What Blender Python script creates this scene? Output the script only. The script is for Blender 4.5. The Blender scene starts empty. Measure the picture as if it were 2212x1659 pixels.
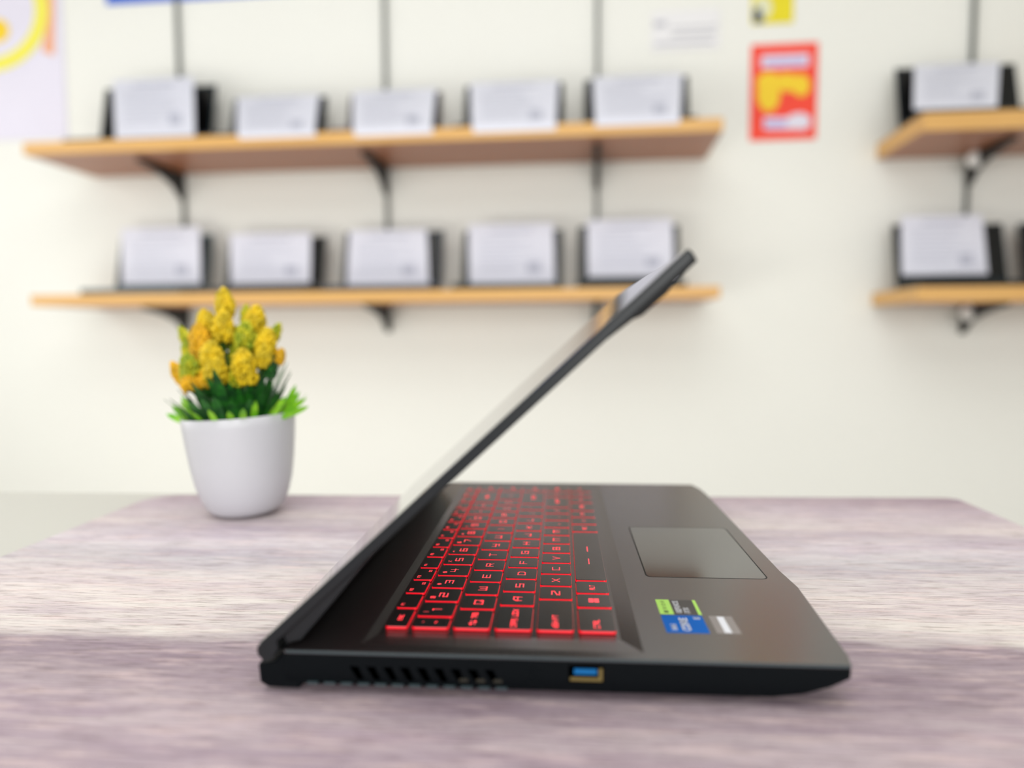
import bpy, bmesh, math, random
from mathutils import Vector, Matrix
random.seed(7)
S = bpy.context.scene
COL = S.collection
ZO = 19.5            # height of the key tops above the table mat, in mm
def P(x, y, z):      # laptop coordinates in mm (z = 0 at key tops) -> metres, z = 0 on the mat
    return Vector((x/1000, y/1000, (z+ZO)/1000))

# ---------------------------------------------------------------- camera
CAM = P(67.1, -312.4, 133.0)
YAW, PITCH, ROLL, F = -.067, .0707, -.003, 1538.9
fw = Vector((math.sin(YAW)*math.cos(PITCH), math.cos(YAW)*math.cos(PITCH), -math.sin(PITCH)))
r0 = Vector((math.cos(YAW), -math.sin(YAW), 0)); u0 = r0.cross(fw)
rt = r0*math.cos(ROLL)+u0*math.sin(ROLL); up = -r0*math.sin(ROLL)+u0*math.cos(ROLL)
cd = bpy.data.cameras.new('camera'); cam = bpy.data.objects.new('camera', cd); COL.objects.link(cam)
cam.matrix_world = Matrix(((rt.x, up.x, -fw.x, CAM.x), (rt.y, up.y, -fw.y, CAM.y), (rt.z, up.z, -fw.z, CAM.z), (0, 0, 0, 1)))
cd.sensor_width = 36; cd.lens = F/2212*36; cd.clip_start = .01
cd.dof.use_dof = True; cd.dof.focus_distance = .400; cd.dof.aperture_fstop = 2.75
S.camera = cam
def ray(u, v): return fw*F + rt*(u-1106) + up*(829.5-v)
def on_z(u, v, z=0.):
    d = ray(u, v); return CAM + d*((z-CAM.z)/d.z)
def on_y(u, v, y):
    d = ray(u, v); return CAM + d*((y-CAM.y)/d.y)
# back wall frame: s runs right along the wall, d is the distance out of the wall
WA = math.radians(2.7)
WS = Vector((math.cos(WA), -math.sin(WA), 0)); WN = Vector((math.sin(WA), math.cos(WA), 0)); WD = 2.6
def W(s, d, z): return Vector((CAM.x, CAM.y, 0)) + WS*s + WN*(WD-d) + Vector((0, 0, z))
def on_wall(u, v, d=0.):
    q = ray(u, v); t = (WD-d)/q.dot(WN); return t*q.dot(WS), CAM.z + t*q.z
def wobj_matrix(s, d, z):
    o = W(s, d, z)
    return Matrix(((WS.x, WN.x, 0, o.x), (WS.y, WN.y, 0, o.y), (0, 0, 1, o.z), (0, 0, 0, 1)))

# ---------------------------------------------------------------- materials
def lin(c): return tuple(((x/255/12.92) if x/255 <= .04045 else ((x/255+.055)/1.055)**2.4) for x in c)
MATS = {}
def mat(name, rgb=(128, 128, 128), rough=.5, metal=0., emit=0., emit_rgb=None, noise=0., nscale=60, bump=0., bscale=800, spec=.5, ior=1.5, coat=0.):
    if name in MATS: return MATS[name]
    m = bpy.data.materials.new(name); m.use_nodes = True; nt = m.node_tree; b = nt.nodes['Principled BSDF']
    c = lin(rgb)
    b.inputs['Roughness'].default_value = rough; b.inputs['Metallic'].default_value = metal
    b.inputs['IOR'].default_value = ior; b.inputs['Specular IOR Level'].default_value = spec
    b.inputs['Coat Weight'].default_value = coat
    tc = nt.nodes.new('ShaderNodeTexCoord')
    nz = nt.nodes.new('ShaderNodeTexNoise'); nz.inputs['Scale'].default_value = nscale; nz.inputs['Detail'].default_value = 4
    nt.links.new(tc.outputs['Object'], nz.inputs['Vector'])
    mx = nt.nodes.new('ShaderNodeMix'); mx.data_type = 'RGBA'
    mx.inputs[6].default_value = (*[x*(1-noise) for x in c], 1); mx.inputs[7].default_value = (*[min(1, x*(1+noise)) for x in c], 1)
    nt.links.new(nz.outputs['Fac'], mx.inputs[0]); nt.links.new(mx.outputs[2], b.inputs['Base Color'])
    if bump:
        n2 = nt.nodes.new('ShaderNodeTexNoise'); n2.inputs['Scale'].default_value = bscale; n2.inputs['Detail'].default_value = 2
        nt.links.new(tc.outputs['Object'], n2.inputs['Vector'])
        bp = nt.nodes.new('ShaderNodeBump'); bp.inputs['Strength'].default_value = bump; bp.inputs['Distance'].default_value = .001
        nt.links.new(n2.outputs['Fac'], bp.inputs['Height']); nt.links.new(bp.outputs['Normal'], b.inputs['Normal'])
    if emit:
        b.inputs['Emission Color'].default_value = (*lin(emit_rgb or rgb), 1); b.inputs['Emission Strength'].default_value = emit
    MATS[name] = m; return m

def wood_mat():
    m = bpy.data.materials.new('pale_purple_wood_print'); m.use_nodes = True; nt = m.node_tree; N = nt.nodes; L = nt.links
    b = N['Principled BSDF']; b.inputs['Roughness'].default_value = .42; b.inputs['Specular IOR Level'].default_value = .35
    geo = N.new('ShaderNodeTexCoord'); sep = N.new('ShaderNodeSeparateXYZ'); L.new(geo.outputs['Object'], sep.inputs[0])
    def mapn(scale, nscale, detail=5, rough=.6, dist=0.):
        mp = N.new('ShaderNodeMapping'); mp.inputs['Scale'].default_value = scale; L.new(geo.outputs['Object'], mp.inputs[0])
        n = N.new('ShaderNodeTexNoise'); n.inputs['Scale'].default_value = nscale; n.inputs['Detail'].default_value = detail
        n.inputs['Roughness'].default_value = rough; n.inputs['Distortion'].default_value = dist; L.new(mp.outputs[0], n.inputs['Vector']); return n.outputs['Fac']
    def math_(op, a, bb, c=None):
        q = N.new('ShaderNodeMath'); q.operation = op
        for i, x in enumerate((a, bb, c)):
            if x is None: continue
            if isinstance(x, (int, float)): q.inputs[i].default_value = x
            else: L.new(x, q.inputs[i])
        return q.outputs[0]
    wob = math_('MULTIPLY', math_('SUBTRACT', mapn((1.2, 3, 1), 3, 3), .5), .10)
    wob2 = math_('MULTIPLY', math_('SUBTRACT', mapn((8, 60, 1), 3, 4), .5), .02)
    yy = math_('ADD', math_('ADD', sep.outputs['Y'], wob), wob2)
    mr = N.new('ShaderNodeMapRange'); mr.inputs['From Min'].default_value = -.30; mr.inputs['From Max'].default_value = .42; L.new(yy, mr.inputs[0])
    cr = N.new('ShaderNodeValToRGB'); e = cr.color_ramp.elements
    stops = [(-.30, (160, 145, 156)), (-.16, (199, 182, 188)), (-.11, (213, 196, 200)), (-.075, (169, 153, 162)), (-.045, (186, 171, 176)), (-.01, (157, 141, 149)), (.026, (163, 148, 155)),
             (.040, (220, 213, 207)), (.10, (227, 217, 213)), (.15, (201, 196, 200)), (.185, (222, 214, 218)), (.225, (199, 188, 195)), (.255, (218, 208, 207)), (.30, (201, 188, 195)), (.335, (181, 164, 173)), (.42, (155, 136, 146))]
    for i, (y, c) in enumerate(stops):
        p = (y+.30)/.72
        el = e[i] if i < 2 else e.new(p)
        el.position = p; el.color = (*lin(c), 1)
    L.new(mr.outputs[0], cr.inputs[0])
    # broad stains, streaks and fine dark pores, all running along the boards
    st = mapn((1.6, 12, 1), 5, 7, .7, .5)
    r1 = N.new('ShaderNodeValToRGB'); r1.color_ramp.elements[0].position = .42; r1.color_ramp.elements[1].position = .66
    r1.color_ramp.elements[0].color = (0, 0, 0, 1); r1.color_ramp.elements[1].color = (1, 1, 1, 1); L.new(st, r1.inputs[0])
    m1 = N.new('ShaderNodeMix'); m1.data_type = 'RGBA'; m1.blend_type = 'MULTIPLY'; m1.inputs[7].default_value = (*lin((212, 200, 216)), 1)
    L.new(math_('MULTIPLY', r1.outputs[0], .75), m1.inputs[0]); L.new(cr.outputs[0], m1.inputs[6])
    stp = mapn((3, 26, 1), 7, 6, .65)
    r2 = N.new('ShaderNodeValToRGB'); r2.color_ramp.elements[0].position = .5; r2.color_ramp.elements[1].position = .72
    L.new(stp, r2.inputs[0])
    m2 = N.new('ShaderNodeMix'); m2.data_type = 'RGBA'; m2.inputs[7].default_value = (*lin((232, 208, 204)), 1)
    L.new(math_('MULTIPLY', r2.outputs[0], .55), m2.inputs[0]); L.new(m1.outputs[2], m2.inputs[6])
    fine = mapn((5, 110, 1), 8, 6, .75)
    r3 = N.new('ShaderNodeValToRGB'); r3.color_ramp.elements[0].position = .50; r3.color_ramp.elements[1].position = .64
    L.new(fine, r3.inputs[0])
    m3 = N.new('ShaderNodeMix'); m3.data_type = 'RGBA'; m3.blend_type = 'MULTIPLY'; m3.inputs[7].default_value = (*lin((150, 137, 134)), 1)
    L.new(math_('MULTIPLY', r3.outputs[0], .8), m3.inputs[0]); L.new(m2.outputs[2], m3.inputs[6])
    L.new(m3.outputs[2], b.inputs['Base Color'])
    bp = N.new('ShaderNodeBump'); bp.inputs['Strength'].default_value = .12; bp.inputs['Distance'].default_value = .001
    L.new(mapn((12, 160, 1), 9, 4, .6), bp.inputs['Height']); L.new(bp.outputs['Normal'], b.inputs['Normal'])
    return m

def board_mat(name, c1, c2, rough=.45):
    m = bpy.data.materials.new(name); m.use_nodes = True; nt = m.node_tree; b = nt.nodes['Principled BSDF']; b.inputs['Roughness'].default_value = rough
    tc = nt.nodes.new('ShaderNodeTexCoord'); mp = nt.nodes.new('ShaderNodeMapping'); mp.inputs['Scale'].default_value = (1, 14, 14)
    n = nt.nodes.new('ShaderNodeTexNoise'); n.inputs['Scale'].default_value = 3; n.inputs['Detail'].default_value = 5
    mx = nt.nodes.new('ShaderNodeMix'); mx.data_type = 'RGBA'; mx.inputs[6].default_value = (*lin(c1), 1); mx.inputs[7].default_value = (*lin(c2), 1)
    nt.links.new(tc.outputs['Object'], mp.inputs[0]); nt.links.new(mp.outputs[0], n.inputs['Vector']); nt.links.new(n.outputs['Fac'], mx.inputs[0])
    nt.links.new(mx.outputs[2], b.inputs['Base Color']); return m

M_wall = mat('wall_paint', (236, 236, 231), .7, noise=.015, nscale=3)
M_floor = mat('pale_floor_tile', (208, 205, 196), .4, noise=.05, nscale=4)
M_ceil = mat('ceiling_paint', (240, 240, 238), .8)
M_desk = mat('white_laminate', (196, 195, 187), .45, noise=.02, nscale=8)
M_deck = mat('dark_brushed_deck', (32, 28, 29), .23, noise=.1, nscale=200, bump=.02, bscale=2500, ior=2.35)
M_side = mat('black_side_plastic', (6, 10, 13), .5, noise=.15, nscale=300, bump=.05, bscale=3000, spec=.08)
M_lip = mat('charcoal_edge', (46, 60, 64), .4, noise=.1, nscale=300)
M_lid = mat('glossy_dark_lid', (60, 60, 62), .13, metal=.55, noise=.05, nscale=100, coat=.6)
M_lidside = mat('black_lid_edge', (13, 18, 21), .36, noise=.15, nscale=300, spec=.4)
M_bezel = mat('black_bezel', (9, 9, 10), .5, spec=.3)
M_screen = mat('black_screen_panel', (4, 4, 5), .25, spec=.35)
M_pad = mat('satin_touchpad', (40, 37, 34), .07, noise=.05, nscale=200, ior=2.9)
M_padline = mat('black_groove', (3, 3, 3), .6)
M_key = mat('black_keycap', (11, 11, 13), .27, noise=.1, nscale=400, bump=.03, bscale=3000, ior=2.1)
M_glow = mat('red_key_backlight', (150, 2, 14), .35, emit=.85, emit_rgb=(250, 8, 36))
M_legend = mat('lit_red_legend', (255, 70, 84), .5, emit=.95, emit_rgb=(255, 82, 92))
M_vent = mat('black_vent_slot', (0, 0, 0), .9, spec=0.)
M_brass = mat('brass_port_metal', (130, 115, 70), .35, metal=.8)
M_usb = mat('blue_port_tongue', (8, 92, 150), .5, spec=.2)
M_rub = mat('black_rubber', (10, 10, 10), .8)
M_pot = mat('white_glazed_pot', (198, 198, 203), .35, noise=.01)
M_soil = mat('dark_moss_soil', (30, 40, 18), .9, noise=.4, nscale=300)
def plant_mat(name, c1, c2, nscale=120, sub=.0):
    m = mat(name, c1, .55); nt = m.node_tree
    mx = [n for n in nt.nodes if n.type == 'MIX'][0]; mx.inputs[6].default_value = (*lin(c1), 1); mx.inputs[7].default_value = (*lin(c2), 1)
    nz = [n for n in nt.nodes if n.type == 'TEX_NOISE'][0]; nz.inputs['Scale'].default_value = nscale
    cr = nt.nodes.new('ShaderNodeValToRGB'); cr.color_ramp.elements[0].position = .38; cr.color_ramp.elements[1].position = .62
    nt.links.new(nz.outputs['Fac'], cr.inputs[0]); nt.links.new(cr.outputs[0], mx.inputs[0]); return m
M_yel = plant_mat('yellow_bud', (226, 192, 2), (184, 160, 4))
M_yelg = plant_mat('green_yellow_bud', (196, 186, 8), (128, 148, 10))
M_ora = plant_mat('amber_bud', (228, 176, 2), (192, 150, 2))
M_leafd = plant_mat('dark_green_leaf', (14, 66, 22), (36, 110, 26))
M_leafl = plant_mat('bright_green_leaf', (104, 176, 14), (140, 200, 30))
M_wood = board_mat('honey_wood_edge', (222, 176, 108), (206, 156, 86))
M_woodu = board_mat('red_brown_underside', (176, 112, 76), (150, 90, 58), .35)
M_metal = mat('black_powder_coat', (16, 16, 17), .55)
M_strip = mat('dark_grey_upright', (84, 88, 84), .5)
M_paper = mat('white_paper', (222, 223, 236), .7, noise=.02, nscale=12)
M_print = mat('pale_grey_print', (186, 188, 204), .8)
M_white = mat('white_plastic', (232, 230, 228), .4)
M_red = mat('red_print', (246, 70, 48), .6, noise=.03, nscale=10)
M_yp = mat('yellow_print', (246, 208, 40), .6)
M_yc = mat('yellow_card_print', (232, 216, 24), .6, noise=.05, nscale=8)
M_grp = mat('navy_print', (70, 82, 110), .6)
M_blue = mat('blue_sign_print', (20, 92, 206), .5)
M_lav = mat('lavender_print', (226, 222, 238), .6, noise=.03, nscale=5)
M_org = mat('orange_print', (238, 170, 130), .6)
M_lily = mat('lilac_print', (180, 170, 226), .6)
M_sg = mat('lime_sticker', (184, 232, 112), .6, spec=.2)
M_sb = mat('blue_sticker', (0, 98, 190), .6, spec=.15, noise=.15, nscale=90)
M_sk = mat('dark_sticker', (48, 46, 46), .35)
M_sgr = mat('grey_foil_sticker', (140, 134, 132), .3)
M_sw = mat('white_sticker_print', (236, 238, 246), .4)
M_sd = mat('dark_sticker_print', (70, 100, 40), .5)

# ---------------------------------------------------------------- helpers
def mesh_obj(name, bm, m, parent=None, smooth=False, bevel=0., seg=2):
    me = bpy.data.meshes.new(name); bm.normal_update(); bm.to_mesh(me); bm.free()
    for mm in (m if isinstance(m, (list, tuple)) else [m]): me.materials.append(mm)
    o = bpy.data.objects.new(name, me); COL.objects.link(o)
    if parent is not None:
        o.parent = parent; o.matrix_parent_inverse = parent.matrix_world.inverted()
    if smooth:
        for p in me.polygons: p.use_smooth = True
    if bevel:
        md = o.modifiers.new('bevel', 'BEVEL'); md.width = bevel; md.segments = seg; md.limit_method = 'ANGLE'; md.angle_limit = math.radians(35)
        for p in me.polygons: p.use_smooth = True
        o.modifiers.new('wn', 'WEIGHTED_NORMAL')
    return o
def empty(name, loc=(0, 0, 0), matrix=None):
    o = bpy.data.objects.new(name, None); COL.objects.link(o); o.empty_display_size = .02
    if matrix is not None: o.matrix_world = matrix
    else: o.matrix_world = Matrix.Translation(Vector(loc))
    return o
def tag(o, label=None, cat=None, group=None, kind=None):
    if label: o['label'] = label
    if cat: o['category'] = cat
    if group: o['group'] = group
    if kind: o['kind'] = kind
    return o
def hexa(bm, pts, mi=0):
    v = [bm.verts.new(p) for p in pts]
    for f in ((3, 2, 1, 0), (4, 5, 6, 7), (0, 1, 5, 4), (1, 2, 6, 5), (2, 3, 7, 6), (3, 0, 4, 7)):
        q = bm.faces.new([v[i] for i in f]); q.material_index = mi
    return v
def box(bm, a, b, mi=0):
    (x0, y0, z0), (x1, y1, z1) = a, b
    return hexa(bm, [(x0, y0, z0), (x1, y0, z0), (x1, y1, z0), (x0, y1, z0), (x0, y0, z1), (x1, y0, z1), (x1, y1, z1), (x0, y1, z1)], mi)
def lbox(bm, x0, x1, y0, y1, z0, z1, mi=0): return box(bm, P(x0, y0, z0), P(x1, y1, z1), mi)
def loft(bm, rings, cap=True, mi=0, closed=True):
    R = [[bm.verts.new(p) for p in r] for r in rings]
    n = len(R[0])
    for a, b in zip(R, R[1:]):
        for i in range(n if closed else n-1):
            q = bm.faces.new((a[i], a[(i+1) % n], b[(i+1) % n], b[i])); q.material_index = mi
    if cap:
        q = bm.faces.new(list(reversed(R[0]))); q.material_index = mi
        q = bm.faces.new(R[-1]); q.material_index = mi
    return R
def rrect(x0, x1, y0, y1, r, n=4):
    out = []
    for cx, cy, a0 in ((x1-r, y0+r, -90), (x1-r, y1-r, 0), (x0+r, y1-r, 90), (x0+r, y0+r, 180)):
        for i in range(n+1):
            a = math.radians(a0+90*i/n); out.append((cx+r*math.cos(a), cy+r*math.sin(a)))
    return out
def prism_y(bm, prof, y0, y1, mi=0):     # prof: (x,z) polygon in laptop mm, extruded along y
    loft(bm, [[P(x, y0, z) for x, z in prof], [P(x, y1, z) for x, z in prof]], mi=mi)
def fixn(bm): bmesh.ops.recalc_face_normals(bm, faces=bm.faces)

# stroke font on a 4 x 6 grid
G = {'A': [[(0, 0), (0, 4), (1.2, 6), (4, 6), (4, 0)], [(0, 3), (4, 3)]], 'B': [[(0, 0), (0, 6), (3.5, 6), (3.5, 3), (0, 3)], [(3.5, 3), (4, 2.6), (4, 0), (0, 0)]],
'C': [[(4, 6), (0, 6), (0, 0), (4, 0)]], 'D': [[(0, 0), (0, 6), (3, 6), (4, 5), (4, 1), (3, 0), (0, 0)]], 'E': [[(4, 6), (0, 6), (0, 0), (4, 0)], [(0, 3), (3.4, 3)]],
'F': [[(0, 0), (0, 6), (4, 6)], [(0, 3), (3.4, 3)]], 'G': [[(4, 6), (0, 6), (0, 0), (4, 0), (4, 3), (2, 3)]], 'H': [[(0, 0), (0, 6)], [(4, 0), (4, 6)], [(0, 3), (4, 3)]],
'I': [[(2, 0), (2, 6)]], 'J': [[(4, 6), (4, 0), (0, 0), (0, 2)]], 'K': [[(0, 0), (0, 6)], [(4, 6), (1, 3), (4, 0)], [(0, 3), (1, 3)]], 'L': [[(0, 6), (0, 0), (4, 0)]],
'M': [[(0, 0), (0, 6), (4, 6), (4, 0)], [(2, 6), (2, 1)]], 'N': [[(0, 0), (0, 6), (4, 6), (4, 0)]], 'O': [[(0, 0), (0, 6), (4, 6), (4, 0), (0, 0)]], 'P': [[(0, 0), (0, 6), (4, 6), (4, 3), (0, 3)]],
'Q': [[(0, 0), (0, 6), (4, 6), (4, 1), (3.2, 0), (0, 0)], [(2.5, 2), (4, 0)]], 'R': [[(0, 0), (0, 6), (4, 6), (4, 3), (0, 3)], [(2.4, 3), (4, 0)]], 'S': [[(4, 6), (0, 6), (0, 3), (4, 3), (4, 0), (0, 0)]],
'T': [[(0, 6), (4, 6)], [(2, 6), (2, 0)]], 'U': [[(0, 6), (0, 0), (4, 0), (4, 6)]], 'V': [[(0, 6), (2, 0), (4, 6)]], 'W': [[(0, 6), (0, 0), (4, 0), (4, 6)], [(2, 0), (2, 5)]],
'X': [[(0, 0), (4, 6)], [(0, 6), (4, 0)]], 'Y': [[(0, 6), (0, 3), (4, 3)], [(4, 6), (4, 0), (1, 0)]], 'Z': [[(0, 6), (4, 6), (4, 4), (0, 2), (0, 0), (4, 0)]],
'0': [[(0, 0), (0, 6), (4, 6), (4, 0), (0, 0)]], '1': [[(1, 6), (2, 6), (2, 0)]], '2': [[(0, 6), (4, 6), (4, 3), (0, 3), (0, 0), (4, 0)]], '3': [[(0, 6), (4, 6), (4, 0), (0, 0)], [(1, 3), (4, 3)]],
'4': [[(0, 6), (0, 2.5), (4, 2.5)], [(3, 6), (3, 0)]], '5': [[(4, 6), (0, 6), (0, 3), (4, 3), (4, 0), (0, 0)]], '6': [[(4, 6), (0, 6), (0, 0), (4, 0), (4, 3), (0, 3)]], '7': [[(0, 6), (4, 6), (4, 4), (2, 0)]],
'8': [[(0, 0), (0, 6), (4, 6), (4, 0), (0, 0)], [(0, 3), (4, 3)]], '9': [[(0, 0), (4, 0), (4, 6), (0, 6), (0, 3), (4, 3)]],
'!': [[(2, 6), (2, 2)], [(2, .8), (2, 0)]], '@': [[(3, 2), (3, 4), (1.4, 4), (1.4, 2), (4, 2), (4, 6), (0, 6), (0, 0), (4, 0)]], '#': [[(1, 0), (1, 6)], [(3, 0), (3, 6)], [(0, 2), (4, 2)], [(0, 4), (4, 4)]],
'$': [[(4, 5), (0, 5), (0, 3), (4, 3), (4, 1), (0, 1)], [(2, 6.5), (2, -.5)]], '%': [[(0, 0), (4, 6)], [(0, 5), (.6, 5)], [(3.4, 1), (4, 1)]], '^': [[(0, 4), (2, 6), (4, 4)]], '&': [[(4, 0), (0, 4), (1, 6), (3, 6), (0, 2), (0, 0), (2, 0), (4, 2)]],
'*': [[(2, 2), (2, 6)], [(0, 3), (4, 5)], [(0, 5), (4, 3)]], '(': [[(3, 6), (1, 4.5), (1, 1.5), (3, 0)]], ')': [[(1, 6), (3, 4.5), (3, 1.5), (1, 0)]], '-': [[(0, 3), (4, 3)]], '_': [[(0, 0), (4, 0)]],
'=': [[(0, 2), (4, 2)], [(0, 4), (4, 4)]], '+': [[(0, 3), (4, 3)], [(2, 1), (2, 5)]], '[': [[(3, 6), (1, 6), (1, 0), (3, 0)]], ']': [[(1, 6), (3, 6), (3, 0), (1, 0)]], '\\': [[(0, 6), (4, 0)]], '|': [[(2, 6), (2, 0)]],
';': [[(2, 4.5), (2, 4)], [(2, 1), (1.4, -.5)]], ':': [[(2, 4.5), (2, 4)], [(2, 1.4), (2, .9)]], "'": [[(2, 6), (2, 4.4)]], '"': [[(1, 6), (1, 4.4)], [(3, 6), (3, 4.4)]], ',': [[(2, 1), (1.4, -.6)]], '.': [[(2, .5), (2, 0)]],
'<': [[(4, 5), (1, 3), (4, 1)]], '>': [[(0, 5), (3, 3), (0, 1)]], '/': [[(0, 0), (4, 6)]], '?': [[(0, 6), (4, 6), (4, 3), (2, 3), (2, 2)], [(2, .6), (2, 0)]], '`': [[(1, 6), (3, 4.6)]], '~': [[(0, 3), (1, 4), (3, 2), (4, 3)]], ' ': [],
'i': [[(2, 0), (2, 4)], [(2, 5.4), (2, 6)]], 'n': [[(0, 0), (0, 4), (4, 4), (4, 0)]], 't': [[(1.4, 6), (1.4, 0), (4, 0)], [(0, 4), (4, 4)]], 'e': [[(4, 0), (0, 0), (0, 4), (4, 4), (4, 2), (0, 2)]], 'l': [[(2, 6), (2, 0)]],
'\x01': [[(0, 2), (2, 5), (4, 2)], [(1.2, 2), (1.2, 0), (2.8, 0), (2.8, 2)]],                                   # shift arrow
'\x02': [[(0, 4.4), (4, 4.4)], [(0, 4.4), (1.3, 5.6)], [(0, 4.4), (1.3, 3.2)], [(0, 1.4), (4, 1.4)], [(4, 1.4), (2.7, 2.6)], [(4, 1.4), (2.7, .2)]],  # tab arrows
'\x03': [[(0, 1), (0, 5), (4, 5), (4, 1), (0, 1)], [(1.4, 3), (2.6, 3)]],                                       # little screen icon
'\x04': [[(0, 3), (4, 3)], [(0, 3), (1.5, 4.6)], [(0, 3), (1.5, 1.4)]], '\x05': [[(0, 3), (4, 3)], [(4, 3), (2.5, 4.6)], [(4, 3), (2.5, 1.4)]],
'\x06': [[(2, 0), (2, 6)], [(2, 6), (.4, 4)], [(2, 6), (3.6, 4)]], '\x07': [[(2, 0), (2, 6)], [(2, 0), (.4, 2)], [(2, 0), (3.6, 2)]]}
def strokes(bm, txt, cx, cy, w, h, gap, th, place, mi=0):
    """place(tx,ty)->Vector ; text centred on (cx,cy)"""
    n = len(txt); tot = n*w+(n-1)*gap; x0 = cx-tot/2
    for i, ch in enumerate(txt):
        for pl in G.get(ch, []):
            pts = [(x0+i*(w+gap)+a/4*w, cy-h/2+b/6*h) for a, b in pl]
            for (ax, ay), (bx, by) in zip(pts, pts[1:]):
                dx, dy = bx-ax, by-ay; l = math.hypot(dx, dy) or 1; dx /= l; dy /= l; e = th/2
                q = [(ax-dx*e-dy*e, ay-dy*e+dx*e), (ax-dx*e+dy*e, ay-dy*e-dx*e), (bx+dx*e+dy*e, by+dy*e-dx*e), (bx+dx*e-dy*e, by+dy*e+dx*e)]
                f = bm.faces.new([bm.verts.new(place(*k)) for k in q]); f.material_index = mi

# ---------------------------------------------------------------- room shell
def quad(bm, pts, mi=0):
    f = bm.faces.new([bm.verts.new(p) for p in pts]); f.material_index = mi
ZF, ZC = -.76, 2.15
bm = bmesh.new(); hexa(bm, [W(-3.2, 0, ZF), W(3.0, 0, ZF), W(3.0, -.1, ZF), W(-3.2, -.1, ZF), W(-3.2, 0, ZC), W(3.0, 0, ZC), W(3.0, -.1, ZC), W(-3.2, -.1, ZC)]); fixn(bm)
tag(mesh_obj('wall_back', bm, M_wall), kind='structure')
bm = bmesh.new(); hexa(bm, [W(-3.2, -.1, ZF-.1), W(3.0, -.1, ZF-.1), W(3.0, 4.6, ZF-.1), W(-3.2, 4.6, ZF-.1), W(-3.2, -.1, ZF), W(3.0, -.1, ZF), W(3.0, 4.6, ZF), W(-3.2, 4.6, ZF)]); fixn(bm)
tag(mesh_obj('floor', bm, M_floor), kind='structure')
bm = bmesh.new(); hexa(bm, [W(-3.2, -.1, ZC), W(3.0, -.1, ZC), W(3.0, 4.6, ZC), W(-3.2, 4.6, ZC), W(-3.2, -.1, ZC+.1), W(3.0, -.1, ZC+.1), W(3.0, 4.6, ZC+.1), W(-3.2, 4.6, ZC+.1)]); fixn(bm)
tag(mesh_obj('ceiling', bm, M_ceil), kind='structure')
for nm, a, b in (('wall_left', -3.3, -3.2), ('wall_right', 3.0, 3.1)):
    bm = bmesh.new(); hexa(bm, [W(a, -.1, ZF), W(b, -.1, ZF), W(b, 4.6, ZF), W(a, 4.6, ZF), W(a, -.1, ZC), W(b, -.1, ZC), W(b, 4.6, ZC), W(a, 4.6, ZC)]); fixn(bm)
    tag(mesh_obj(nm, bm, M_wall), kind='structure')

# ---------------------------------------------------------------- table + mat
A = [on_z(0, 1207), on_z(310, 1078), on_z(850, 1070), on_z(2050, 1076), on_z(2212, 1138)]
xl, xr = -.317, .431
def yfar(x): return .343 + (x+.09)*.036
MT = .0015
tb = empty('table', (0, .05, ZF)); tag(tb, 'white laminate table reaching out to the left under the wood-print mat', 'table')
bm = bmesh.new(); x0, x1 = -1.35, xr-.002
hexa(bm, [(x0, -.45, -.028), (x1, -.45, -.028), (x1, yfar(x1)-.002, -.028), (x0, yfar(x0)+.035, -.028), (x0, -.45, -MT), (x1, -.45, -MT), (x1, yfar(x1)-.002, -MT), (x0, yfar(x0)+.035, -MT)])
mesh_obj('tabletop', bm, M_desk, tb, bevel=.002)
for lx, ly in ((x0+.06, -.40), (x1-.06, -.40), (x0+.06, .24), (x1-.06, .24)):
    bm = bmesh.new(); box(bm, (lx-.025, ly-.025, ZF), (lx+.025, ly+.025, -.028)); mesh_obj('leg', bm, M_white, tb)
bm = bmesh.new()
pts = [(xl, -.44), (xr, -.44), (xr, yfar(xr)-.006), (xr-.008, yfar(xr))]
n = 8; rr = .03; cx, cy = xl+rr, yfar(xl)-rr
pts += [(cx-rr*math.sin(math.radians(90*i/n)), cy+rr*math.cos(math.radians(90*i/n))) for i in range(n+1)]
loft(bm, [[(x, y, -MT) for x, y in pts], [(x, y, 0) for x, y in pts]])
mo = mesh_obj('backdrop_mat', bm, wood_mat())
tag(mo, 'flat mat printed like pale purple-grey weathered wood boards lying under the open laptop', 'mat')

# ---------------------------------------------------------------- laptop
LT = empty('laptop', P(65, 145, -ZO)); tag(LT, 'large open black laptop with red backlit keyboard on the wood-print mat', 'laptop')
NY, FY = -26.5, 316.5
ZD, ZW = -.3, -1.7
def front(y):   # front edge of the deck
    T = [(-26.5, 184.3), (-18, 186.2), (62, 192), (88, 190.4), (278, 188.5), (300, 187), (316.5, 183)]
    for (a, fa), (b, fb) in zip(T, T[1:]):
        if y <= b: return fa+(fb-fa)*(y-a)/(b-a)
    return T[-1][1]
ys = [-26.5, -18, 10, 36, 62, 75, 88, 150, 215, 278, 300, 316.5]
def outline(z, din=0., side=0., rear=0.):
    pts = [(-49+rear, NY+side)]
    for y in ys:
        yy = min(max(y, NY+side), FY-side); pts.append((front(y)-din, yy))
    pts.append((-49+rear, FY-side)); return [P(x, y, z) for x, y in pts]
bm = bmesh.new()
loft(bm, [outline(-16.2, 40, 3), outline(-15.2, 30, 1.2), outline(-13, 18, .3), outline(-9.8, 8, 0), outline(-6, .3, 0), outline(-2.0, 0, 0), outline(ZW-.02, 0, 0)])
mesh_obj('chassis', bm, M_side, LT, bevel=.0003)
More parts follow.
